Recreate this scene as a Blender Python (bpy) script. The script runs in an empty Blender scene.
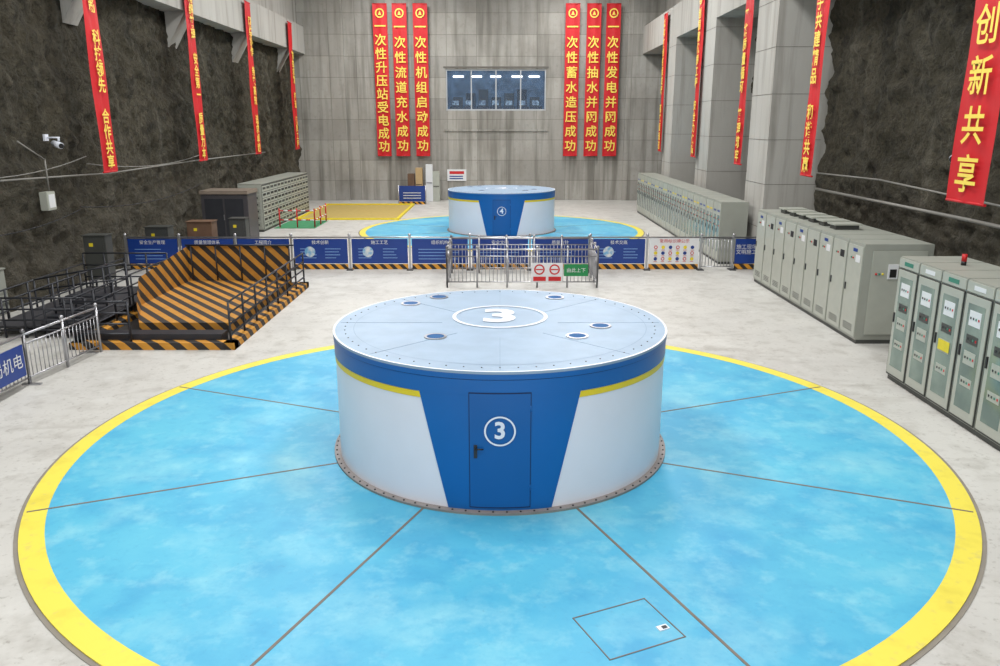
import bpy, bmesh, math, random
from mathutils import Vector, Matrix, noise
random.seed(7)
S=bpy.context.scene
S.view_settings.view_transform='Standard'
S.view_settings.look='None'
COL=S.collection
# ---------------------------------------------------------------- materials
def lin(c):
    return tuple(((v/255)/12.92 if v/255<=0.04045 else ((v/255+0.055)/1.055)**2.4) for v in c)
MATS={}
def mat(name,rgb,rough=0.5,metal=0.0,var=0.06,scale=3.0,emit=0.0,rgb2=None,bump=0.0,detail=4,stretch=None):
    if name in MATS: return MATS[name]
    m=bpy.data.materials.new(name); m.use_nodes=True
    nt=m.node_tree; b=nt.nodes['Principled BSDF']
    b.inputs['Roughness'].default_value=rough; b.inputs['Metallic'].default_value=metal
    tc=nt.nodes.new('ShaderNodeTexCoord'); mp=nt.nodes.new('ShaderNodeMapping')
    if stretch: mp.inputs['Scale'].default_value=stretch
    nt.links.new(tc.outputs['Object'],mp.inputs['Vector'])
    nz=nt.nodes.new('ShaderNodeTexNoise'); nz.inputs['Scale'].default_value=scale; nz.inputs['Detail'].default_value=detail
    nt.links.new(mp.outputs[0],nz.inputs['Vector'])
    cr=nt.nodes.new('ShaderNodeValToRGB')
    c=lin(rgb)
    if rgb2: a=lin(rgb2)
    else: a=tuple(v*(1-2*var) for v in c)
    cr.color_ramp.elements[0].position=0.35; cr.color_ramp.elements[1].position=0.65
    cr.color_ramp.elements[0].color=(*a,1); cr.color_ramp.elements[1].color=(*c,1)
    nt.links.new(nz.outputs['Fac'],cr.inputs[0]); nt.links.new(cr.outputs[0],b.inputs['Base Color'])
    if emit>0:
        nt.links.new(cr.outputs[0],b.inputs['Emission Color']); b.inputs['Emission Strength'].default_value=emit
    if bump>0:
        bp=nt.nodes.new('ShaderNodeBump'); bp.inputs['Strength'].default_value=bump; bp.inputs['Distance'].default_value=0.05
        nt.links.new(nz.outputs['Fac'],bp.inputs['Height']); nt.links.new(bp.outputs[0],b.inputs['Normal'])
    MATS[name]=m; return m
def layered(name,layers,rough=0.6,bump=0.0,base=None,bumpscale=8,bdist=0.1,bricks=None,zgrad=None):
    m=bpy.data.materials.new(name); m.use_nodes=True
    nt=m.node_tree; b=nt.nodes['Principled BSDF']; b.inputs['Roughness'].default_value=rough
    tc=nt.nodes.new('ShaderNodeTexCoord')
    cur=None
    for i,(s3,sc,det,lo,hi,rgb,amt) in enumerate(layers):
        mp=nt.nodes.new('ShaderNodeMapping'); mp.inputs['Scale'].default_value=s3; mp.inputs['Location'].default_value=(i*7.3,i*3.1,i*1.7)
        nt.links.new(tc.outputs['Object'],mp.inputs['Vector'])
        nz=nt.nodes.new('ShaderNodeTexNoise'); nz.inputs['Scale'].default_value=sc; nz.inputs['Detail'].default_value=det; nz.inputs['Roughness'].default_value=0.6
        nt.links.new(mp.outputs[0],nz.inputs['Vector'])
        mr=nt.nodes.new('ShaderNodeMapRange'); mr.inputs['From Min'].default_value=lo; mr.inputs['From Max'].default_value=hi; mr.inputs['To Max'].default_value=amt
        nt.links.new(nz.outputs['Fac'],mr.inputs['Value'])
        mx=nt.nodes.new('ShaderNodeMix'); mx.data_type='RGBA'
        nt.links.new(mr.outputs[0],mx.inputs['Factor'])
        if cur is None: mx.inputs['A'].default_value=(*lin(base),1)
        else: nt.links.new(cur,mx.inputs['A'])
        mx.inputs['B'].default_value=(*lin(rgb),1)
        cur=mx.outputs['Result']
    if bricks or zgrad:
        sp=nt.nodes.new('ShaderNodeSeparateXYZ'); nt.links.new(tc.outputs['Object'],sp.inputs[0])
    if bricks:
        cb=nt.nodes.new('ShaderNodeCombineXYZ'); ad=nt.nodes.new('ShaderNodeMath'); ad.operation='ADD'
        nt.links.new(sp.outputs['X'],ad.inputs[0]); nt.links.new(sp.outputs['Y'],ad.inputs[1])
        nt.links.new(ad.outputs[0],cb.inputs['X']); nt.links.new(sp.outputs['Z'],cb.inputs['Y'])
        bt=nt.nodes.new('ShaderNodeTexBrick'); bt.offset=0; bt.inputs['Scale'].default_value=1.0
        bt.inputs['Brick Width'].default_value=bricks[0]; bt.inputs['Row Height'].default_value=bricks[1]; bt.inputs['Mortar Size'].default_value=.025
        bt.inputs['Color1'].default_value=(.72,.72,.72,1); bt.inputs['Color2'].default_value=(1.05,1.05,1.05,1); bt.inputs['Mortar'].default_value=(.5,.49,.47,1)
        nt.links.new(cb.outputs[0],bt.inputs['Vector'])
        mx=nt.nodes.new('ShaderNodeMix'); mx.data_type='RGBA'; mx.blend_type='MULTIPLY'; mx.inputs['Factor'].default_value=.8
        nt.links.new(cur,mx.inputs['A']); nt.links.new(bt.outputs['Color'],mx.inputs['B']); cur=mx.outputs['Result']
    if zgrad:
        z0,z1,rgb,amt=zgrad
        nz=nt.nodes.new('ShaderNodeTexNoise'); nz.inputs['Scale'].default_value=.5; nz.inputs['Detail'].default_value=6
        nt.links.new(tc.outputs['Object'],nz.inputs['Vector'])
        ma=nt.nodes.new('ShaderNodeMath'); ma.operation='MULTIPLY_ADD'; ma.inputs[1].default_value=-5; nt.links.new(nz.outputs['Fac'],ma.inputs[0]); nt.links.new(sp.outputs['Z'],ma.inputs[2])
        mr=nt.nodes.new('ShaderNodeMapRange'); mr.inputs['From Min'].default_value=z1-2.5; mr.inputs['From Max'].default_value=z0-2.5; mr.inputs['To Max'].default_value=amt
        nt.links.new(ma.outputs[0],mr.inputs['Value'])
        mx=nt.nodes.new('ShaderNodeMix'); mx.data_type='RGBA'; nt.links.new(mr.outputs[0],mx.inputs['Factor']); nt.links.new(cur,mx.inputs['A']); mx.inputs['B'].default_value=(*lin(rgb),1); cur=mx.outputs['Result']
    nt.links.new(cur,b.inputs['Base Color'])
    if bump>0:
        nz=nt.nodes.new('ShaderNodeTexNoise'); nz.inputs['Scale'].default_value=bumpscale; nz.inputs['Detail'].default_value=8; nz.inputs['Roughness'].default_value=0.7
        nt.links.new(tc.outputs['Object'],nz.inputs['Vector'])
        bp=nt.nodes.new('ShaderNodeBump'); bp.inputs['Strength'].default_value=bump; bp.inputs['Distance'].default_value=bdist
        nt.links.new(nz.outputs['Fac'],bp.inputs['Height']); nt.links.new(bp.outputs[0],b.inputs['Normal'])
    MATS[name]=m; return m
def hazard(name,freq,kx,ky,kz,dull=1.0):
    m=bpy.data.materials.new(name); m.use_nodes=True
    nt=m.node_tree; b=nt.nodes['Principled BSDF']; b.inputs['Roughness'].default_value=0.7
    tc=nt.nodes.new('ShaderNodeTexCoord')
    d=nt.nodes.new('ShaderNodeVectorMath'); d.operation='DOT_PRODUCT'; d.inputs[1].default_value=(kx*freq,ky*freq,kz*freq)
    nt.links.new(tc.outputs['Object'],d.inputs[0])
    fr=nt.nodes.new('ShaderNodeMath'); fr.operation='FRACT'; nt.links.new(d.outputs['Value'],fr.inputs[0])
    gt=nt.nodes.new('ShaderNodeMath'); gt.operation='GREATER_THAN'; gt.inputs[1].default_value=0.5; nt.links.new(fr.outputs[0],gt.inputs[0])
    nz=nt.nodes.new('ShaderNodeTexNoise'); nz.inputs['Scale'].default_value=2.5; nz.inputs['Detail'].default_value=6
    nt.links.new(tc.outputs['Object'],nz.inputs['Vector'])
    mx0=nt.nodes.new('ShaderNodeMix'); mx0.data_type='RGBA'; nt.links.new(nz.outputs['Fac'],mx0.inputs['Factor'])
    mx0.inputs['A'].default_value=(*lin((160*dull,104*dull,30)),1); mx0.inputs['B'].default_value=(*lin((216*dull,156*dull,52)),1)
    mx=nt.nodes.new('ShaderNodeMix'); mx.data_type='RGBA'; nt.links.new(gt.outputs[0],mx.inputs['Factor'])
    mx.inputs['A'].default_value=(*lin((40,36,34)),1); nt.links.new(mx0.outputs['Result'],mx.inputs['B'])
    nt.links.new(mx.outputs['Result'],b.inputs['Base Color'])
    MATS[name]=m; return m
HZ=hazard('hazard_stripes',1.5,1,1,1)
HZs=hazard('hazard_stripes_small',2.2,1,1,1,1.08)
HZp=hazard('hazard_stripes_plate',1.7,1,.8,1.0,.94)
STEEL=mat('stainless_steel',(180,180,184),0.3,0.8)
DSTEEL=mat('dark_steel',(48,50,56),0.45,0.3)
WHITE=mat('white_paint',(222,226,236),0.4,var=0.02)
BODYW=mat('housing_white',(222,222,230),0.35,var=0.015,scale=1.2)
BLUE=mat('housing_blue',(0,92,164),0.35,var=0.03,scale=1)
BLUE2=mat('housing_door_blue',(0,85,154),0.35,var=0.03,scale=1)
YEL=mat('housing_yellow',(226,200,36),0.4,var=0.03)
TOPG=mat('housing_roof',(142,164,186),0.5,var=0.05,scale=2)
BLK=mat('black_rubber',(25,25,28),0.5)
RED=mat('banner_red',(196,14,26),0.6,var=0.05,scale=1.5)
GOLD=mat('banner_gold',(240,212,90),0.5,var=0.02)
NAVY=mat('board_navy',(12,54,132),0.4,var=0.04,scale=1)
PANELW=mat('board_white',(214,216,218),0.4,var=0.01)
CAB=mat('cabinet_grey',(152,155,146),0.45,var=0.04,scale=1.2)
CABD=mat('cabinet_dark_grey',(66,68,65),0.5)  # dark grey for plinths, gaps, vents, lockers and dark boxes
CABL=mat('cabinet_light',(168,171,161),0.4,var=0.03)
GREEN=mat('sign_green',(20,130,70),0.5)
CGREEN=mat('cabinet_green',(50,125,105),0.4)
SRED=mat('sign_red',(195,26,30),0.5)
SYEL=mat('sign_yellow',(225,205,40),0.5)
BROWN=mat('brown_board',(106,80,60),0.6,var=0.1)
PIPE=mat('grey_conduit',(130,128,122),0.5)
# ---------------------------------------------------------------- mesh builder
class MB:
    def __init__(s): s.bm=bmesh.new(); s.mats=[]
    def mi(s,m):
        if m not in s.mats: s.mats.append(m)
        return s.mats.index(m)
    def _tag(s,faces,m,smooth=False):
        i=s.mi(m)
        for f in faces: f.material_index=i; f.smooth=smooth
    def _vt(s,verts,m,smooth=False):
        fs=set()
        for v in verts: fs.update(v.link_faces)
        s._tag(fs,m,smooth); return fs
    def box(s,c,sz,m,rz=0,rx=0,bev=0):
        R=Matrix.Translation(c)@Matrix.Rotation(rz,4,'Z')@Matrix.Rotation(rx,4,'X')
        if bev:
            t=bmesh.new(); bmesh.ops.create_cube(t,size=1,matrix=Matrix.Diagonal((*sz,1)))
            bmesh.ops.bevel(t,geom=t.edges[:],offset=bev,segments=2,affect='EDGES')
            t.verts.index_update()
            vs=[s.bm.verts.new(R@v.co) for v in t.verts]
            fs=[s.bm.faces.new([vs[v.index] for v in f.verts]) for f in t.faces]
            t.free(); s._tag(fs,m)
        else:
            x,y,z=[v/2 for v in sz]
            vs=[s.bm.verts.new(R@Vector(p)) for p in ((-x,-y,-z),(x,-y,-z),(x,y,-z),(-x,y,-z),(-x,-y,z),(x,-y,z),(x,y,z),(-x,y,z))]
            fs=[s.bm.faces.new([vs[i] for i in q]) for q in ((3,2,1,0),(4,5,6,7),(0,1,5,4),(1,2,6,5),(2,3,7,6),(3,0,4,7))]
            s._tag(fs,m)
    def b2(s,a,b,m,bev=0):
        s.box([(a[i]+b[i])/2 for i in range(3)],[abs(b[i]-a[i]) for i in range(3)],m,bev=bev)
    def tube(s,a,b,r,m,seg=10,r2=None):
        a=Vector(a); b=Vector(b); d=b-a
        Q=d.to_track_quat('Z','Y').to_matrix(); r2=r if r2 is None else r2
        A=[];B=[]
        for i in range(seg):
            t=2*math.pi*i/seg; u=Q@Vector((math.cos(t),math.sin(t),0))
            A.append(s.bm.verts.new(a+u*r)); B.append(s.bm.verts.new(b+u*r2))
        fs=[s.bm.faces.new([A[i],A[(i+1)%seg],B[(i+1)%seg],B[i]]) for i in range(seg)]
        s._tag(fs,m,True)
        s._tag([s.bm.faces.new(A[::-1]),s.bm.faces.new(B)],m)
    def sph(s,c,r,m,sc=(1,1,1)):
        q=bmesh.ops.create_uvsphere(s.bm,u_segments=12,v_segments=8,radius=r,matrix=Matrix.Translation(c)@Matrix.Diagonal((*sc,1)))
        s._vt(q['verts'],m,True)
    def poly(s,pts,m):
        s._tag([s.bm.faces.new([s.bm.verts.new(p) for p in pts])],m)
    def ring(s,c,r0,r1,z,m,seg=96,z0=None):
        x,y=c
        R=[(math.cos(2*math.pi*i/seg),math.sin(2*math.pi*i/seg)) for i in range(seg)]
        vi=[s.bm.verts.new((x+r0*u,y+r0*v,z)) for u,v in R]; vo=[s.bm.verts.new((x+r1*u,y+r1*v,z)) for u,v in R]
        fs=[]
        for i in range(seg):
            j=(i+1)%seg; fs.append(s.bm.faces.new([vi[i],vo[i],vo[j],vi[j]]))
        if z0 is not None:
            vb=[s.bm.verts.new((x+r1*u,y+r1*v,z0)) for u,v in R]
            for i in range(seg):
                j=(i+1)%seg; fs.append(s.bm.faces.new([vb[i],vb[j],vo[j],vo[i]]))
        s._tag(fs,m)
    def disc(s,c,r,z,m,seg=96):
        s.poly([(c[0]+r*math.cos(2*math.pi*i/seg),c[1]+r*math.sin(2*math.pi*i/seg),z) for i in range(seg)],m)
    def patch(s,c,r,bl,br,tl,tr,z0,z1,m,seg=24):
        rows=[]
        for j in range(9):
            g=j/8; l=bl+(tl-bl)*g; rr=br+(tr-br)*g; z=z0+(z1-z0)*g; row=[]
            for i in range(seg+1):
                a=math.radians(l+(rr-l)*i/seg); row.append(s.bm.verts.new((c[0]+r*math.sin(a),c[1]-r*math.cos(a),z)))
            rows.append(row)
        s._tag([s.bm.faces.new([rows[j][i],rows[j][i+1],rows[j+1][i+1],rows[j+1][i]]) for j in range(8) for i in range(seg)],m,True)
    def cyl(s,c,r,z0,z1,m,seg=192):
        B=[];T=[]
        for i in range(seg):
            a=2*math.pi*i/seg
            B.append(s.bm.verts.new((c[0]+r*math.cos(a),c[1]+r*math.sin(a),z0))); T.append(s.bm.verts.new((c[0]+r*math.cos(a),c[1]+r*math.sin(a),z1)))
        s._tag([s.bm.faces.new([B[i],B[(i+1)%seg],T[(i+1)%seg],T[i]]) for i in range(seg)],m,True)
    def done(s,name,parent=None):
        me=bpy.data.meshes.new(name); s.bm.to_mesh(me); s.bm.free()
        for m in s.mats: me.materials.append(m)
        o=bpy.data.objects.new(name,me); COL.objects.link(o)
        if parent: o.parent=parent
        return o
FR=(math.pi/2,0,0); PX=(math.pi/2,0,math.pi/2); NX=(math.pi/2,0,-math.pi/2); UP=(0,0,0)
def text(body,loc,rot,size,m,parent,name='lettering',bold=0.0,line=1.0,ext=0.0):
    c=bpy.data.curves.new(name,'FONT'); c.body=body; c.size=size; c.align_x='CENTER'; c.align_y='CENTER'; c.offset=bold; c.space_line=line; c.extrude=ext
    c.resolution_u=3
    c.materials.append(m)
    o=bpy.data.objects.new(name,c); o.location=loc; o.rotation_euler=rot; COL.objects.link(o); o.parent=parent
    return o
# ---------------------------------------------------------------- room shell
XL,XR,YF,YB,ZC=-17.8,14.6,72.2,-12,21
fl=layered('floor_concrete',[((1,1,1),0.25,5,0.4,0.65,(176,175,171),0.8),((1,1,1),1.6,6,0.5,0.75,(148,145,138),0.7),((1,1,1),9,4,0.58,0.75,(120,115,107),0.6),((1,1,1),.9,9,0.56,0.7,(204,204,200),0.5),((.3,1,1),1.2,7,0.58,0.72,(142,138,130),0.45)],rough=0.5,base=(190,189,184),bump=0.06)
b=MB(); b.b2((XL-1.5,YB,-0.3),(XR+1.5,YF,0),fl); b.done('floor')
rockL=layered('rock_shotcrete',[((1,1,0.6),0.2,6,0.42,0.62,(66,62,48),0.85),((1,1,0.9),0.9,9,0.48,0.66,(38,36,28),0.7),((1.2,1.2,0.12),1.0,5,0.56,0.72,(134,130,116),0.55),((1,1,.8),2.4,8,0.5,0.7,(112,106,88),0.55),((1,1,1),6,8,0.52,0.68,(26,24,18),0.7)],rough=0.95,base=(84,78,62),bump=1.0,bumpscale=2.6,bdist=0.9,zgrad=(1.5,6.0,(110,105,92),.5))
def rock(name,x,sgn):
    bm=bmesh.new(); ny,nz=560,84; y0,y1,z0,z1=YB,YF,0,12.6
    V=[]
    for i in range(ny+1):
        row=[]
        for j in range(nz+1):
            y=y0+(y1-y0)*i/ny; z=z0+(z1-z0)*j/nz
            p=Vector((x*0.1,y,z))
            d=0.28*noise.noise(p*0.35)+0.24*noise.noise(p*0.9)+0.2*noise.noise(p*2.0)+0.13*noise.noise(p*4.2)
            row.append(bm.verts.new((x+sgn*(d),y,z)))
        V.append(row)
    for i in range(ny):
        for j in range(nz):
            q=[V[i][j],V[i+1][j],V[i+1][j+1],V[i][j+1]]
            if sgn>0: q=q[::-1]
            f=bm.faces.new(q); f.smooth=True
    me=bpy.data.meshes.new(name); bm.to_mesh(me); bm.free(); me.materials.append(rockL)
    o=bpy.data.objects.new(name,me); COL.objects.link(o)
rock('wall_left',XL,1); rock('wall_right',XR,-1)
conc=layered('cast_concrete',[((1,1,0.5),0.4,6,0.42,0.7,(176,174,168),0.8),((1.5,1.5,0.1),1.0,5,0.48,0.68,(110,107,99),0.75),((1,1,1),3,6,0.55,0.75,(134,131,124),0.5),((1,1,.8),.3,5,.5,.7,(116,112,104),.5)],rough=0.8,base=(158,155,148),bump=0.15,bricks=(2.6,1.75))
concL=layered('light_concrete',[((1,1,0.3),0.4,6,0.42,0.7,(176,175,170),0.8),((1.5,1.5,0.1),0.9,5,0.5,0.7,(118,115,107),0.7)],rough=0.8,base=(164,162,156),bump=0.15)
seamM=mat('formwork_seam',(106,103,97),0.8)
wx0,wx1,wz0,wz1=-4.7,4.0,7.75,11.2
b=MB()
b.b2((XL-1,YF,0),(wx0,YF+.5,ZC),conc); b.b2((wx1,YF,0),(XR+1,YF+.5,ZC),conc)
b.b2((wx0,YF,0),(wx1,YF+.5,wz0),conc); b.b2((wx0,YF,wz1),(wx1,YF+.5,ZC),conc)
for x0,x1 in ((-17.8,-13.4),(10.9,14.6)): b.b2((x0,YF-.35,0),(x1,YF,ZC),conc)
for z in (6.0,): b.b2((-4.9,YF-.1,z),(4.2,YF,z+.15),conc)
for z in (11.3,): b.b2((-4.9,YF-.06,z),(4.2,YF,z+.12),seamM)
ceilM=mat('control_room_wall_glow',(60,88,124),0.6,var=0.03,emit=.2); lampM=mat('ceiling_lamp_panel',(245,248,250),0.5,emit=4,var=0.0)  # room shell glows faintly, indoor light put into the material
cwM=mat('control_room_back_glow',(96,122,152),0.6,var=.25,scale=1.2,emit=.3)  # back wall emission also stands in for the room's light
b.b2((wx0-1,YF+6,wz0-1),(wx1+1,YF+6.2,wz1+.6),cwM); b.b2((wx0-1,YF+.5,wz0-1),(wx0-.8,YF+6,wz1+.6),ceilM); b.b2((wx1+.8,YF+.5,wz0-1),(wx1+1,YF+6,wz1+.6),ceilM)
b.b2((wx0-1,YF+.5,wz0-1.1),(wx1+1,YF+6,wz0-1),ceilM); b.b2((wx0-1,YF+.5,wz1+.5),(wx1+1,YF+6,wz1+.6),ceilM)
for x in (-3.9,-2.2,-.4,1.6,3.2):
    b.b2((x-.5,YF+5.9,wz1-.35),(x+.5,YF+5.98,wz1-.22),lampM); b.b2((x-.5,YF+4.0,wz1+.44),(x+.5,YF+4.5,wz1+.5),lampM)
DB=mat('desk_blue',(26,38,58),0.5); LK=mat('locker_dark',(26,32,44),0.5)
MS=mat('monitor_screen',(150,180,205),.3,emit=.3,scale=6,rgb2=(40,60,90))
for k,x in enumerate((-4.5,-3.3,-2.1,-.9,.3,1.5,2.7)):
    b.b2((x,YF+2,wz0-1),(x+1.1,YF+2.6,wz0+.4),DB); b.b2((x+.15,YF+2.2,wz0+.45),(x+.85,YF+2.25,wz0+.95),BLK); b.b2((x+.2,YF+2.19,wz0+.5),(x+.8,YF+2.2,wz0+.9),MS)
    b.b2((x+.1,YF+5.4,wz0-.9),(x+1.0,YF+5.8,wz0+1.3+.35*(k%3)),LK if k%2 else CABD)
b.done('wall_far_control_room')  # mesh also holds the control room behind the window
b=MB()
b.b2((XL-.5,YB,12.4),(-16.7,YF,14.6),concL); b.b2((XL-.5,YB,14.6),(-17.3,YF,ZC),concL)
b.done('crane_beam_1')  # left crane beam with the wall strip above it
b=MB()
b.b2((12.2,YB,12.4),(XR+.5,YF,14.6),concL); b.b2((14.1,YB,14.6),(XR+.5,YF,ZC),concL)
b.done('crane_beam_2')  # right crane beam and upper wall strip
b=MB(); b.b2((XL-.5,YB,ZC),(XR+.5,YF+.5,ZC+.4),conc); b.done('ceiling')
for y in (37.2,47.8,58.3):
    b=MB(); b.b2((12.2,y,0),(XR+.3,y+2.9,12.4),concL)
    for k in range(6): b.b2((12.19,y-.005,1.9+k*2),(XR,y+2.92,1.92+k*2),seamM)
    b.done('concrete_column')
for y in (34.5,45.1,55.7,66.2):
    b=MB(); b.poly([(XL,y,10.6),(XL,y+1.2,10.6),(-16.7,y+1.2,12.4),(-16.7,y,12.4)],concL)
    b.poly([(XL,y,10.6),(-16.7,y,12.4),(XL,y,12.4)],concL); b.poly([(XL,y+1.2,10.6),(XL,y+1.2,12.4),(-16.7,y+1.2,12.4)],concL)
    b.done('beam_corbel')
gl=bpy.data.materials.new('window_glass'); gl.use_nodes=True; g=gl.node_tree.nodes['Principled BSDF']
g.inputs['Base Color'].default_value=(0.2,0.3,0.45,1); g.inputs['Roughness'].default_value=0.02; g.inputs['Alpha'].default_value=0.1
b=MB(); fm=mat('window_frame',(176,180,184),0.4)
b.b2((wx0,YF+.1,wz0),(wx1,YF+.2,wz0+.12),fm); b.b2((wx0,YF+.1,wz1-.12),(wx1,YF+.2,wz1),fm)
for i in range(5):
    x=wx0+.06+(wx1-wx0-.12)*i/4; b.b2((x-.05,YF+.08,wz0),(x+.05,YF+.2,wz1),fm)
b.b2((wx0,YF+.14,wz0),(wx1,YF+.15,wz1),gl)
b.done('window_1')
# ---------------------------------------------------------------- round pit covers
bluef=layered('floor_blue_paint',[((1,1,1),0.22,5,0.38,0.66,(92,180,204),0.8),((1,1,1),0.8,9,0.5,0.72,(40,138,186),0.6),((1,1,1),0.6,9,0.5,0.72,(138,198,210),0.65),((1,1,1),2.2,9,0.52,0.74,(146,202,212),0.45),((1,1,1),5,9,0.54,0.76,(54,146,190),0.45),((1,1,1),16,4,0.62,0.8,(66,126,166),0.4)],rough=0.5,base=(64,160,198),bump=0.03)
yelf=layered('floor_yellow_paint',[((1,1,1),1.5,7,0.5,0.72,(200,184,66),0.7),((1,1,1),5,7,0.58,0.75,(184,172,110),0.6)],rough=.55,base=(220,206,76))
joint=mat('cover_joint',(112,102,94),0.6)
def pit(c):
    b=MB()
    b.ring(c,8.64,9.02,0.03,yelf,seg=160,z0=0)
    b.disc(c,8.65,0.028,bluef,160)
    b.ring(c,9.02,9.09,0.012,mat('pit_edge_concrete',(132,126,116),0.7),seg=160,z0=0)
    for k in range(8):
        a=math.radians(22.5+45*k); d=Vector((math.sin(a),-math.cos(a),0))
        m=Vector((c[0],c[1],0.03))+d*(3.5+8.97)/2
        b.box(m,(0.045,8.97-3.5,0.008),joint,rz=a)
    return b
b=pit((0,16.1))
cc=Vector((1.73,9.37,.032)); ra=math.radians(24)
for dx,dy,w,h in ((-.58,0,.016,.96),(.58,0,.016,.96),(0,-.48,1.18,.016),(0,.48,1.18,.016)):
    o=Matrix.Rotation(ra,3,'Z')@Vector((dx,dy,0)); b.box(cc+o,(w,h,.008),joint,rz=ra)
o=Matrix.Rotation(ra,3,'Z')@Vector((.42,-.2,0)); b.box(cc+o,(.16,.1,.02),WHITE,rz=ra); b.box(cc+o+Vector((.02,0,.01)),(.07,.05,.02),DSTEEL,rz=ra)
b.done('generator_pit_cover')
pit((0.1,51.2)).done('generator_pit_cover')
# ---------------------------------------------------------------- generator housings
def housing(c,num):
    e=bpy.data.objects.new('generator_housing',None); COL.objects.link(e); e.location=(0,0,0)
    b=MB(); r=3.37
    b.cyl(c,3.5,0.0,.07,PIPE); b.ring(c,3.3,3.5,.07,mat('plinth_metal',(140,134,132),0.5))
    for i in range(90):
        a=2*math.pi*i/90; b.tube((c[0]+3.45*math.cos(a),c[1]+3.45*math.sin(a),.07),(c[0]+3.45*math.cos(a),c[1]+3.45*math.sin(a),.085),.018,BLK,6)
    b.cyl(c,r,0.05,2.25,BODYW)
    b.cyl(c,r+.02,2.18,2.46,BLUE); b.ring(c,r-.1,r+.02,2.18,BLUE)
    b.cyl(c,r+.005,2.44,2.48,BLK)
    b.cyl(c,r+.03,2.47,2.565,BLUE); b.ring(c,r-.1,r+.03,2.47,BLUE)
    b.cyl(c,r+.035,2.565,2.61,TOPG)
    b.ring(c,r-.005,r+.035,2.613,WHITE)
    b.disc(c,r,2.61,TOPG)
    sm=mat('roof_seam',(126,149,172),0.5)
    for k in range(8):
        a=math.radians(45*k); d=Vector((math.sin(a),-math.cos(a),0)); b.box(Vector((c[0],c[1],2.612))+d*2.25,(.012,2.1,.004),sm,rz=a)
    b.ring(c,2.985,3.0,2.614,sm)
    for i in range(64):
        a=2*math.pi*i/64; b.tube((c[0]+3.17*math.cos(a),c[1]+3.17*math.sin(a),2.61),(c[0]+3.17*math.cos(a),c[1]+3.17*math.sin(a),2.62),.014,CABD,6)
    for x,y in ((-1.25,-1.15),(-2.05,1.8),(-1.45,2.5),(1.3,2.45),(2.05,-.3),(1.5,-1.1)):
        b.ring((c[0]+x,c[1]+y),.17,.22,2.63,STEEL,seg=28,z0=2.61); b.disc((c[0]+x,c[1]+y),.18,2.626,mat('port_glass',(14,84,140),0.8),28)
    b.patch(c,r+.014,-15.6,15.6,-24.3,24.3,.07,2.2,BLUE,seg=40)
    for s in (-1,1):
        b.patch(c,r+.012,min(s*23.6,s*100),max(s*23.6,s*100),min(s*24.2,s*100),max(s*24.2,s*100),2.06,2.17,YEL,seg=50)
    b.patch(c,r+.026,-9.0,9.0,-9.0,9.0,.12,2.24,mat('door_gap',(4,34,80),0.5))
    b.patch(c,r+.034,-8.75,8.75,-8.75,8.75,.14,2.22,BLUE2)
    yy=c[1]-r-.05
    b.box((c[0]-.42,yy+.04,1.18),(.06,.03,.24),DSTEEL); b.tube((c[0]-.42,yy-.02,1.24),(c[0]-.28,yy-.02,1.24),.014,BLK); b.tube((c[0]-.42,yy+.03,1.24),(c[0]-.42,yy-.02,1.24),.014,BLK)
    for z in (.5,1.95): b.tube((c[0]+.52,c[1]-r-.0,z-.05),(c[0]+.52,c[1]-r-.0,z+.05),.012,BLUE)
    b.done('housing_body',e)
    b=MB(); n=40
    ri,ro=.24,.27; zc=1.56
    for i in range(n):
        a0=2*math.pi*i/n; a1=2*math.pi*(i+1)/n
        b.poly([(c[0]+ri*math.cos(a0),yy,zc+ri*math.sin(a0)),(c[0]+ro*math.cos(a0),yy,zc+ro*math.sin(a0)),(c[0]+ro*math.cos(a1),yy,zc+ro*math.sin(a1)),(c[0]+ri*math.cos(a1),yy,zc+ri*math.sin(a1))],WHITE)
    b.done('door_badge_ring',e)
    text(num,(c[0],yy,zc),FR,.42,WHITE,e,'door_number',bold=.012)
    b=MB(); b.ring((c[0],c[1]+.55),.94,1.02,2.622,WHITE); b.done('roof_badge_ring',e)
    text(num,(c[0],c[1]+.55,2.624),UP,1.6,WHITE,e,'roof_number',bold=.055)
housing((0,16.03),'3'); housing((0.1,51.2),'4')
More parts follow.
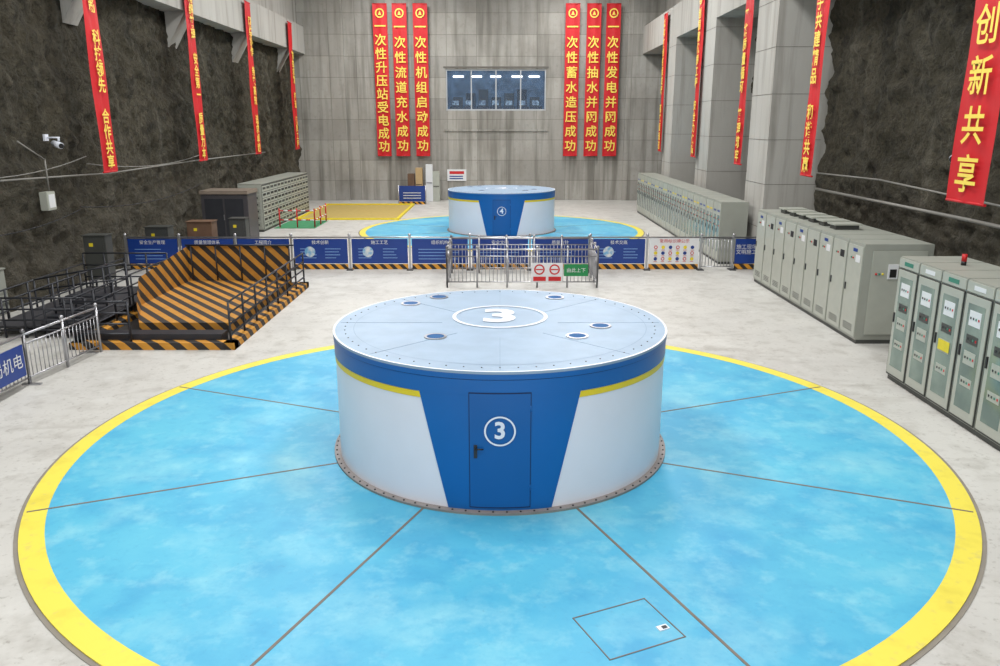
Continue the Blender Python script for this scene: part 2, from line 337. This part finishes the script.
# ---------------------------------------------------------------- banners
def wavy(b,p0,p1,z0,z1,m,amp=.03,nv=30,nu=6,nrm=(0,-1,0)):
    p0=Vector(p0);p1=Vector(p1);nrm=Vector(nrm)
    G=[]
    for j in range(nv+1):
        row=[]
        for i in range(nu+1):
            z=z0+(z1-z0)*j/nv; p=p0.lerp(p1,i/nu); w=amp*math.sin(i*1.9+z*.5)+amp*.6*math.sin(z*1.3+i*.4)
            q=p+nrm*w; row.append(b.bm.verts.new((q.x,q.y,z)))
        G.append(row)
    b._tag([b.bm.faces.new([G[j][i],G[j][i+1],G[j+1][i+1],G[j+1][i]]) for j in range(nv) for i in range(nu)],m,True)
def banner(txt,axis,pos,cen,w,z0,z1,size,logo=True,step=None):
    e=bpy.data.objects.new('vertical_banner',None); COL.objects.link(e)
    b=MB()
    if axis=='y': p0,p1,n,rot=(cen-w/2,pos,0),(cen+w/2,pos,0),(0,-1,0),FR
    elif axis=='+x': p0,p1,n,rot=(pos,cen-w/2,0),(pos,cen+w/2,0),(1,0,0),PX
    else: p0,p1,n,rot=(pos,cen+w/2,0),(pos,cen-w/2,0),(-1,0,0),NX
    wavy(b,p0,p1,z0,z1,RED,nrm=n)
    for z in (z0,z1): b.tube((p0[0],p0[1],z),(p1[0],p1[1],z),.035,RED)
    b.done('cloth',e)
    N=Vector(n)*.09; P=(Vector(p0)+Vector(p1))/2+N
    top=z1-.3
    if logo:
        b=MB(); u=(Vector(p1)-Vector(p0)).normalized(); k=24; q=P+Vector((0,0,z1-.75))
        for i in range(k):
            a0=2*math.pi*i/k;a1=2*math.pi*(i+1)/k
            f=lambda r,a:q+u*(r*math.cos(a))+Vector((0,0,r*math.sin(a)))
            b.poly([f(.28,a0),f(.38,a0),f(.38,a1),f(.28,a1)],GOLD)
        b.poly([f(.2,math.pi*.5),f(.2,math.pi*1.25),f(.2,math.pi*1.75)],GOLD)
        b.done('logo',e); top=z1-1.3
    n_=len(txt)
    if step: top=z0+.05+step*n_
    else: step=(top-z0-.2)/n_
    for i,ch in enumerate(txt):
        if ch!=' ': text(ch,(P.x,P.y,top-step*(i+.5)),rot,size,GOLD,e,'character',bold=.014)
T=[(-10.15,'一次性升压站受电成功'),(-8.5,'一次性流道充水成功'),(-6.75,'一次性机组启动成功'),(6.15,'一次性蓄水造压成功'),(7.95,'一次性抽水并网成功'),(9.6,'一次性发电并网成功')]
for x,t in T: banner(t,'y',YF-.5,x,1.22,3.9,16.4,1.0)
LT=['创新 科技领先 合作共享','精细管理 安全第一 质量为本','团结协作 务实高效 追求卓越','精益求精 打造 优质工程']
for y,t in zip((34.3,45.2,55.6,66.4),LT): banner(t,'+x',-16.5,y,1.2,4.65,14.3,.62,False,step=.62)
RT=['携手共建精品 和谐共赢','严格质量循环 管理筑牢','争创国家优质工程 安全为保障','以科技创新促发展 落实促规范']
for y,t in zip((31.7,41.0,50.6,61.3),RT): banner(t,'-x',12.0,y,1.2,4.65,14.3,.62,False,step=.66)
banner('作创新共享','-x',12.0,20.7,1.75,4.65,13.4,1.0,False,step=1.2)
# ---------------------------------------------------------------- barrier line with notice boards
def barrier():
    e=bpy.data.objects.new('notice_board_barrier',None); COL.objects.link(e); y=36.8
    b=MB(); xs=[-17.4,-14.9,-12.3,-9.7,-7.0,-4.2,-1.4,1.4,4.2,6.85]
    BP=mat('board_print',(120,158,210),0.4); PP=mat('poster_photo',(100,160,200),0.4,rgb2=(210,210,205),scale=6)
    for i in range(len(xs)-1):
        a,c=xs[i]+.1,xs[i+1]-.1
        b.b2((a,y-.02,.3),(c,y+.02,1.45),NAVY); b.b2((a,y-.03,0.03),(c,y+.03,.27),HZs)
        random.seed(i+3)
        if i in (3,4,8):
            for k in range(2):
                x0=a+.3+k*1.15; 
                for r in range(4): b.b2((x0,y-.028,.55+r*.14),(x0+.5+random.random()*.3,y-.02,.58+r*.14),BP)
            n=18; b.poly([(a+.75+.25*math.cos(2*math.pi*k/n),y-.03,.85+.25*math.sin(2*math.pi*k/n)) for k in range(n)],PP)
        else:
            for r in range(4): b.b2((a+.3,y-.028,.5+r*.15),(c-.3-random.random()*.8,y-.02,.53+r*.15),BP)
    for x in xs+[9.35,10.85,12.1]:
        b.box((x,y,.8),(.09,.09,1.6),STEEL); b.box((x,y,.02),(.3,.5,.04),DSTEEL); b.sph((x,y,1.64),.07,STEEL)
    b.tube((xs[0],y,1.52),(12.1,y,1.52),.035,STEEL)
    a,c=6.95,9.25
    b.b2((a,y-.02,.3),(c,y+.02,1.5),PANELW); b.b2((a,y-.03,.03),(c,y+.03,.27),HZs)
    for r in range(3):
        for k in range(6):
            cx=a+.3+k*.34; cz=1.06-r*.27; m=[SRED,SYEL,NAVY][(k+r)%3]; n=12
            for rr,mm,dd in ((.085,m,0),(.05,PANELW if m is SRED else m,.004)):
                b.poly([(cx+rr*math.cos(2*math.pi*i/n),y-.03-dd,cz+rr*math.sin(2*math.pi*i/n)) for i in range(n)],mm)
            b.b2((cx-.08,y-.03,cz-.14),(cx+.08,y-.025,cz-.12),SRED)
    for i in range(10): b.tube((9.45+i*.145,y,.15),(9.45+i*.145,y,1.45),.018,STEEL,6)
    b.tube((9.35,y,.15),(10.85,y,.15),.025,STEEL); b.tube((9.35,y,1.45),(10.85,y,1.45),.025,STEEL)
    b.b2((10.95,y-.02,.3),(12.0,y+.02,1.45),NAVY); b.b2((10.95,y-.03,.03),(12.0,y+.03,.27),HZs)
    b.done('barrier_frame',e)
    ttl=['安全生产管理','质量管理体系','工程简介','技术创新','施工工艺','组织机构','安全文明','质量方针','技术交底']
    for i in range(len(xs)-1): text(ttl[i],((xs[i]+xs[i+1])/2,y-.035,1.28),FR,.2,PANELW,e,'title')
    text('常用标识牌公示',(8.1,y-.035,1.34),FR,.2,SRED,e,'title')
    text('施工现场\n文明施工',(11.47,y-.035,.95),FR,.24,PANELW,e,'title')
barrier()
# ---------------------------------------------------------------- stainless railings around the hatch
def rail_run(b,p,q,h,step=.16,post=1.3,m=STEEL,pick=True,mids=(.15,.82)):
    p=Vector(p);q=Vector(q);L=(q-p).length
    b.tube(p+Vector((0,0,h)),q+Vector((0,0,h)),.035,m)
    for f in mids: b.tube(p+Vector((0,0,h*f)),q+Vector((0,0,h*f)),.024,m)
    n=max(1,round(L/post))
    for i in range(n+1):
        a=p.lerp(q,i/n); b.tube(a,a+Vector((0,0,h+.06)),.04,m); b.sph(a+Vector((0,0,h+.1)),.06,m)
    if pick:
        n=int(L/step)
        for i in range(1,n):
            a=p.lerp(q,i/n); b.tube(a+Vector((0,0,h*mids[0])),a+Vector((0,0,h*mids[-1])),.014,m,6)
e=bpy.data.objects.new('steel_railing',None); COL.objects.link(e)
b=MB()
rail_run(b,(-2.2,32.6,0),(4.05,32.6,0),1.6); rail_run(b,(-2.2,32.6,0),(-2.2,35.9,0),1.6); rail_run(b,(4.05,32.6,0),(4.05,35.9,0),1.6); rail_run(b,(-2.2,35.9,0),(4.05,35.9,0),1.6)
b.b2((1.3,32.5,.25),(2.6,32.53,1.05),PANELW); b.b2((2.65,32.5,.5),(3.65,32.53,1.0),GREEN)
for k in range(2):
    for (r,m,d) in ((.22,SRED,0),(.16,PANELW,.004)): 
        n=20; b.poly([(1.63+k*.63+r*math.cos(2*math.pi*i/n),32.49-d,.78+r*math.sin(2*math.pi*i/n)) for i in range(n)],m)
    b.b2((1.38+k*.63,32.485,.3),(1.9+k*.63,32.49,.48),SRED)
    b.box((1.63+k*.63,32.48,.78),(.3,.004,.05),SRED)
b.done('railing_frame',e); text('由此上下',(3.15,32.48,.74),FR,.2,PANELW,e,'sign_text')
# ---------------------------------------------------------------- stair hatch with hazard plates
e=bpy.data.objects.new('hatch_enclosure',None); COL.objects.link(e)
b=MB()
x0,x1,y0,y1=-13.0,-8.0,23.1,32.7
for a,c in (((x0,y0,0),(x1,y0+.35,.22)),((x1-.35,y0,0),(x1,y1,.22)),((x0,y0,0),(x0+.35,y1,.22)),((x0,y1-.35,0),(x1,y1,.22))): b.b2(a,c,HZ)
b.b2((x0+.3,y0+.3,.01),(x1-.3,y1-.3,.05),mat('pit_dark',(55,52,50),0.7))
b.b2((x0+.1,y0+.36,.1),(x1-.5,y0+.9,.4),DSTEEL)
b.b2((-11.7,25.0,.05),(-8.75,32.2,.38),HZp)
b.b2((-12.8,27.6,.05),(-11.7,32.2,.38),HZp); b.poly([(-11.7,25.0,.38),(-11.7,27.6,.38),(-12.8,27.6,.38)],HZp)
b.poly([(-11.7,25.0,.05),(-11.7,25.0,1.0),(-12.75,27.6,1.35),(-12.75,27.6,.05)],HZp)
b.poly([(-12.75,27.6,.05),(-12.75,27.6,1.35),(-12.75,32.3,1.8),(-12.75,32.3,.05)],HZp)
b.b2((-12.8,32.25,.05),(-8.6,32.32,1.8),HZp)
def drail(b,p,q,h,h2=None,post=1.4):
    p=Vector(p);q=Vector(q);h2=h2 or h
    for f in (1,.72,.45,.2): b.tube(p+Vector((0,0,h*f)),q+Vector((0,0,h2*f)),.03,DSTEEL,8)
    n=max(1,round((q-p).length/post))
    for i in range(n+1):
        a=p.lerp(q,i/n); hh=h+(h2-h)*i/n; b.tube(a,a+Vector((0,0,hh)),.035,DSTEEL,8)
drail(b,(x1-.15,y0+.15,.2),(x1-.15,y1-.15,.2),1.25); drail(b,(x0+.15,y0+.15,.2),(x0+.15,y1-.15,.2),1.35)
b.tube((-12.8,32.15,1.84),(-8.4,32.15,1.84),.035,DSTEEL)
for k in range(5): b.tube((-12.6+k*1.0,32.18,.3),(-12.6+k*1.0,32.18,1.84),.03,DSTEEL)
drail(b,(x0+.15,y0+.2,.2),(-11.2,y0+.2,.2),1.25)
b.done('enclosure_frame',e)
b=MB()
drail(b,(-16.4,24.5,0),(-13.1,24.5,0),1.3,post=.7); drail(b,(-16.4,27.5,0),(-13.1,27.5,0),1.3,1.9,post=.8); drail(b,(-16.4,24.5,0),(-16.4,31,0),1.3); drail(b,(-14.8,24.5,0),(-14.8,31,0),1.5); drail(b,(-16.4,31,0),(-13.1,31,0),1.7,post=.8)
b.b2((-16.3,24.6,.3),(-13.2,30.9,.36),mat('stair_grating',(70,70,74),.6,.4))
for k in range(5): b.b2((-14.7,24.7+k*.4,.36+k*.14),(-13.2,25.1+k*.4,.42+k*.14),DSTEEL)
for x in (-16.2,-13.3):
    for y in (24.7,30.8): b.tube((x,y,0),(x,y,.3),.05,DSTEEL)
b.done('stair_handrail')
e=bpy.data.objects.new('picket_fence',None); COL.objects.link(e)
b=MB(); rail_run(b,(-12.35,16.9,0),(-12.3,19.8,0),1.35,post=1.45); rail_run(b,(-12.3,19.8,0),(-11.95,22.9,0),1.35,post=1.5)
for y in (17,19.8,22.8): b.box((-12.25,y,.02),(.5,.1,.04),STEEL)
b.b2((-12.25,17.0,.35),(-12.2,19.55,1.15),NAVY)
b.done('fence_frame',e); text('水电四局机电',(-12.19,18.2,.75),PX,.42,PANELW,e,'sign_text')
# ---------------------------------------------------------------- cabinets
def cabrow(xf,depth,ya,yb,n,H,style,s=-1):
    e=MB(); W=(yb-ya)/n
    xb=xf-s*depth
    e.b2((xf-s*.04,ya+.02,0),(xb,yb-.02,.12),CABD)
    CW=mat('cabinet_window',(84,100,100),0.2,rgb2=(120,132,130),scale=1.5)
    CG=mat('cabinet_glass',(126,142,132),0.1,rgb2=(96,114,108),scale=1.2)
    for i in range(n):
        a=ya+i*W; c=a+W
        e.b2((xf,a+.012,.12),(xb,c-.012,H),CAB,bev=.012)
        f=xf
        if style=='plain':
            e.b2((f,a+.05,.2),(f+s*.03,c-.05,H-.1),CABL,bev=.008)
            e.b2((f+s*.03,c-.16,H*.5),(f+s*.06,c-.12,H*.5+.22),DSTEEL)
            e.b2((f+s*.03,a+.2,H-.6),(f+s*.036,a+.5,H-.38),BLK if i%2 else PANELW)
            e.box((f+s*.04,a+.66,H-.5),(.02,.05,.05),SRED); e.box((f+s*.04,a+.78,H-.5),(.02,.05,.05),CGREEN)
            if i%2==0: e.b2((f+s*.03,(a+c)/2-.15,H-.3),(f+s*.035,(a+c)/2+.15,H-.2),NAVY)
            for k in range(4): e.b2((f+s*.03,a+.25,.35+k*.06),(f+s*.036,c-.25,.37+k*.06),CABD)
        elif style=='grid':
            rows=7
            e.b2((f,a+.03,.15),(f+s*.01,c-.03,H-.05),CABD)
            for r in range(rows):
                h=(H-.3)/rows; z=.18+r*h
                for (u,v) in ((.05,W/2-.02),(W/2+.02,W-.05)):
                    e.b2((f+s*.01,a+u,z),(f+s*.03,a+v,z+h-.04),CABL); e.b2((f+s*.03,a+u+.12,z+h*.35),(f+s*.05,a+v-.12,z+h*.7),BLK if r%3 else CABD)
        elif style=='ctrl':
            for (u,v) in ((.05,W/2-.01),(W/2+.01,W-.05)):
                e.b2((f,a+u,.2),(f+s*.03,a+v,H-.1),CABL,bev=.008)
                e.b2((f+s*.03,a+v-.12,H*.5),(f+s*.055,a+v-.08,H*.5+.2),DSTEEL)
                e.b2((f+s*.03,a+u+.12,H-.5),(f+s*.036,a+v-.12,H-.42),SYEL if i%2 else NAVY)
                e.b2((f+s*.03,a+u+.1,H*.2),(f+s*.036,a+v-.18,H*.78),CW)
                for k in range(6): e.box((f+s*.045,a+u+.15+(k%3)*.15,H-.85-(k//3)*.3),(.02,.05,.05),[SRED,CGREEN,BLK][k%3])
        else:
            e.b2((f,a+.04,.16),(f+s*.03,c-.04,H-.3),CABD)
            e.b2((f,a+.06,.2),(f+s*.04,c-.06,H-.32),CABL,bev=.008)
            e.b2((f+s*.04,a+.2,.42),(f+s*.044,c-.2,H-.5),CG)
            for (r0,hh,m) in ((H-.98,.34,PANELW),(H-1.38,.2,CABD),(H-1.85,.3,CABL),(H-2.35,.2,CABL)):
                e.b2((f+s*.04,a+.3,r0),(f+s*.05,c-.3,r0+hh),m)
                for k in range(4): e.box((f+s*.053,a+.36+k*.1,r0+hh*.5),(.01,.04,.05),[SRED,CGREEN,CABD,BLK][k])
            e.b2((f,a+.03,H-.27),(f+s*.03,c-.03,H-.03),CABL,bev=.006)
            e.b2((f+s*.03,a+.3,H-.2),(f+s*.035,c-.3,H-.1),PANELW if i%2 else CGREEN)
            e.b2((f+s*.035,c-.15,H*.48),(f+s*.07,c-.11,H*.48+.25),BLK)
            if i==4: e.b2((f+s*.055,a+.28,H*.45),(f+s*.06,c-.28,H*.45+.25),SYEL)
    return e
b=cabrow(10.38,1.6,13.2,20.4,7,3.3,'glass'); b.tube((11.2,19.0,3.3),(11.2,19.0,3.4),.06,BLK); b.tube((11.2,19.0,3.4),(11.2,19.0,3.57),.06,SRED)
b.done('relay_cabinet_row')
b=cabrow(11.0,2.1,23.8,34.0,9,3.1,'plain')
for k in range(6):
    y=27.5+k*1.0; b.box((11.9,y,3.18),(.8,.5,.16),CABD); b.box((11.9,y,3.28),(.95,.65,.05),CABL)
b.b2((11.25,23.77,.3),(12.9,23.8,2.9),CABL,bev=.008); b.b2((11.75,23.74,2.05),(12.05,23.77,2.5),PANELW); b.b2((11.8,23.73,2.1),(12.0,23.74,2.35),BLK)
for k in range(3): b.sph((11.4+k*.1,23.76,2.2),.035,[SRED,CGREEN,SYEL][k])
b.done('switchgear_cabinet_row')
b=cabrow(10.6,1.3,38.3,62,17,3.0,'ctrl'); b.done('control_cabinet_row')
b=cabrow(-14.9,1.5,50.3,62.5,7,3.0,'grid',s=1)
b.b2((-16.35,50.27,.2),(-14.95,50.3,2.9),CABL)
for r in range(6):
    for k in range(3): b.b2((-16.3+k*.45,50.24,.3+r*.42),(-15.93+k*.45,50.27,.62+r*.42),CAB); b.b2((-16.2+k*.45,50.22,.4+r*.42),(-16.05+k*.45,50.24,.5+r*.42),BLK)
b.done('switchgear_cabinet_row')
b=MB(); dk=mat('cabinet_dark',(66,64,68),0.4,var=.05)
b.b2((-17.0,45.6,0),(-14.35,47.4,2.75),dk,bev=.03); b.b2((-17.05,45.5,2.75),(-14.3,47.5,2.95),mat('cabinet_top_tan',(130,118,106),.5),bev=.02)
b.b2((-16.8,45.57,.3),(-15.75,45.6,2.5),DSTEEL); b.b2((-15.65,45.57,.3),(-14.6,45.6,2.5),DSTEEL); b.b2((-15.75,45.54,1.3),(-15.71,45.57,1.6),STEEL)
b.done('transformer_cabinet')
def ebox(x,y,w,d,h,m=CAB,top=None,legs=.4):
    b=MB(); 
    for sx in (-1,1):
        for sy in (-1,1): b.box((x+sx*(w/2-.05),y+sy*(d/2-.05),legs/2),(.06,.06,legs),DSTEEL)
    b.b2((x-w/2,y-d/2,legs),(x+w/2,y+d/2,h),m,bev=.02)
    b.b2((x-w/2+.08,y-d/2-.02,legs+.1),(x+w/2-.08,y-d/2,h-.1),CABL if m==CAB else m,bev=.006)
    b.box((x+w/2-.15,y-d/2-.03,(legs+h)/2),(.03,.03,.12),BLK); b.box((x-w*.15,y-d/2-.025,h-.35),(.16,.01,.14),SYEL)
    b.b2((x-w/2-.04,y-d/2-.05,h),(x+w/2+.04,y+d/2+.04,h+.04),top or m,bev=.01)
    b.done('distribution_box')
ebox(-16.5,32.5,.9,.6,2.2,CABD); ebox(-16.5,38.5,1.1,.7,1.8,CABD); ebox(-14.6,39,1.2,.8,2.0,BROWN); ebox(-12.9,39.4,.8,.6,2.1,CABD); ebox(-16.95,26.0,.6,.7,1.9)
# ---------------------------------------------------------------- far area details
b=MB(); b.b2((-14.4,57,0),(-7.4,67.5,.02),mat('yellow_mat',(182,160,92),0.6)); 
for a,c in (((-14.6,56.8,0),(-7.2,57,.12)),((-14.6,67.5,0),(-7.2,67.7,.12)),((-14.6,57,0),(-14.4,67.5,.12)),((-7.4,57,0),(-7.2,67.5,.12))): b.b2(a,c,SYEL)
b.done('yellow_floor_platform')
b=MB(); rw=[SRED,PANELW]
for (p,q) in (((-14.5,52.5),(-12.2,52.5)),((-12.2,52.5),(-12.2,56)),):
    L=Vector((q[0]-p[0],q[1]-p[1],0)); P=Vector((p[0],p[1],0)); n=8
    for z in (.5,1.1):
        for i in range(n): b.tube(P+L*(i/n)+Vector((0,0,z)),P+L*((i+1)/n)+Vector((0,0,z)),.04,rw[i%2],8)
    for i in (0,4,8): b.tube(P+L*(i/8),P+L*(i/8)+Vector((0,0,1.25)),.045,SRED,8)
b.b2((-14.8,52.0,0),(-12.1,56.3,.015),mat('green_mat',(60,140,95),0.7)); b.done('red_white_guardrail')
e=bpy.data.objects.new('notice_stand',None); COL.objects.link(e)
b=MB(); b.b2((-8.6,68.2,.25),(-6.3,68.26,1.55),NAVY); b.b2((-8.6,68.18,0),(-6.3,68.28,.22),HZs)
for x in (-8.6,-6.3): b.tube((x,68.2,0),(x,68.2,1.6),.05,STEEL)
for r in range(3): b.b2((-8.2,68.17,.5+r*.22),(-6.7,68.2,.55+r*.22),PANELW)
b.done('stand_frame',e)
b=MB()
for x0,z1,m in ((-8.1,2.4,BROWN),(-7.4,2.9,mat('plywood',(186,158,114),.6)),(-6.5,3.2,PANELW),(-5.9,2.6,CABL)):
    b.b2((x0,70.8,0),(x0+.6,71.4,z1),m,bev=.02); b.b2((x0+.05,70.76,z1*.5),(x0+.55,70.8,z1*.5+.05),DSTEEL)
b.done('stacked_panels')
b=MB(); b.b2((-4.7,YF-.08,1.7),(-3.0,YF-.005,2.7),PANELW); b.b2((-4.5,YF-.09,2.3),(-3.2,YF-.08,2.55),SRED)
for r in range(2): b.b2((-4.5,YF-.09,1.85+r*.2),(-3.3,YF-.08,1.95+r*.2),NAVY)
b.done('wall_notice')
# ---------------------------------------------------------------- wall services
def pipeline(name,pts,r=.035,m=PIPE):
    b=MB()
    for a,c in zip(pts,pts[1:]): b.tube(a,c,r,m,8); b.sph(c,r*1.05,m)
    return b.done(name)
pipeline('wall_conduit',[(-17.3,20,4.6),(-17.3,28,4.7),(-17.3,36,4.5),(-17.3,46,4.6),(-17.3,60,4.6)])
pipeline('wall_conduit',[(14.1,14,4.3),(14.1,22,4.35),(14.1,30,4.6),(14.1,36,4.5)])
pipeline('wall_conduit',[(14.15,14,3.7),(14.15,24,3.8),(14.15,36,3.8)],.06)
pipeline('wall_conduit',[(-17.25,30.8,4.15),(-17.25,30.8,5.3),(-17.3,29.3,6.0)],.03)
for (ya,yb,z,sag) in ((22,34,5.3,.5),(34,48,5.0,.4),(24,33,3.2,.35),(33,47,3.3,.4)):
    pts=[(-17.3,ya+(yb-ya)*k/12,z-sag*4*(k/12)*(1-k/12)) for k in range(13)]
    pipeline('wall_cable',pts,.022,BLK if z<5 else PIPE)
def cctv(x,y,z,s):
    b=MB(); b.tube((x,y,z),(x+s*.55,y,z),.03,WHITE); b.tube((x+s*.5,y,z),(x+s*.5,y,z-.15),.04,WHITE)
    b.tube((x+s*.35,y-.1,z-.22),(x+s*.75,y-.35,z-.3),.12,WHITE,16); b.tube((x+s*.75,y-.35,z-.3),(x+s*.79,y-.375,z-.31),.09,BLK,16); b.box((x+s*.02,y,z),(.08,.25,.25),WHITE); b.done('security_camera')
cctv(-17.5,31.5,6.1,1); cctv(14.2,24.5,5.9,-1)
b=MB(); b.b2((-17.5,30.5,3.4),(-17.2,31.1,4.1),CABL,bev=.02); b.b2((-17.2,30.6,3.5),(-17.18,31.0,4.0),PANELW); b.done('junction_box')
# ---------------------------------------------------------------- lights
def area(x,y,z,sx,sy,W,col=(1,.99,.975),rx=0):
    l=bpy.data.lights.new('unseen_area_light','AREA'); l.shape='RECTANGLE'; l.size=sx; l.size_y=sy; l.energy=W; l.color=col  # unseen area lights added overhead to brighten the hall, no lamp bodies
    o=bpy.data.objects.new('unseen_area_light',l); o.location=(x,y,z); o.rotation_euler=(rx,0,0); COL.objects.link(o); return o
for y in (2,18,34,50,64):
    for x in (-8.5,5.5): area(x,y,18.5,3,9,1850)
w=bpy.data.worlds.new('hall_ambient'); S.world=w; w.use_nodes=True
w.node_tree.nodes['Background'].inputs[0].default_value=(1,.99,.98,1); w.node_tree.nodes['Background'].inputs[1].default_value=1.3
# ---------------------------------------------------------------- camera
cam=bpy.data.cameras.new('camera'); cam.lens=28.62; cam.sensor_width=36; cam.clip_end=300
co=bpy.data.objects.new('camera',cam); co.location=(0,0,6.6); co.rotation_euler=(math.radians(90-14.72),0,0); COL.objects.link(co); S.camera=co
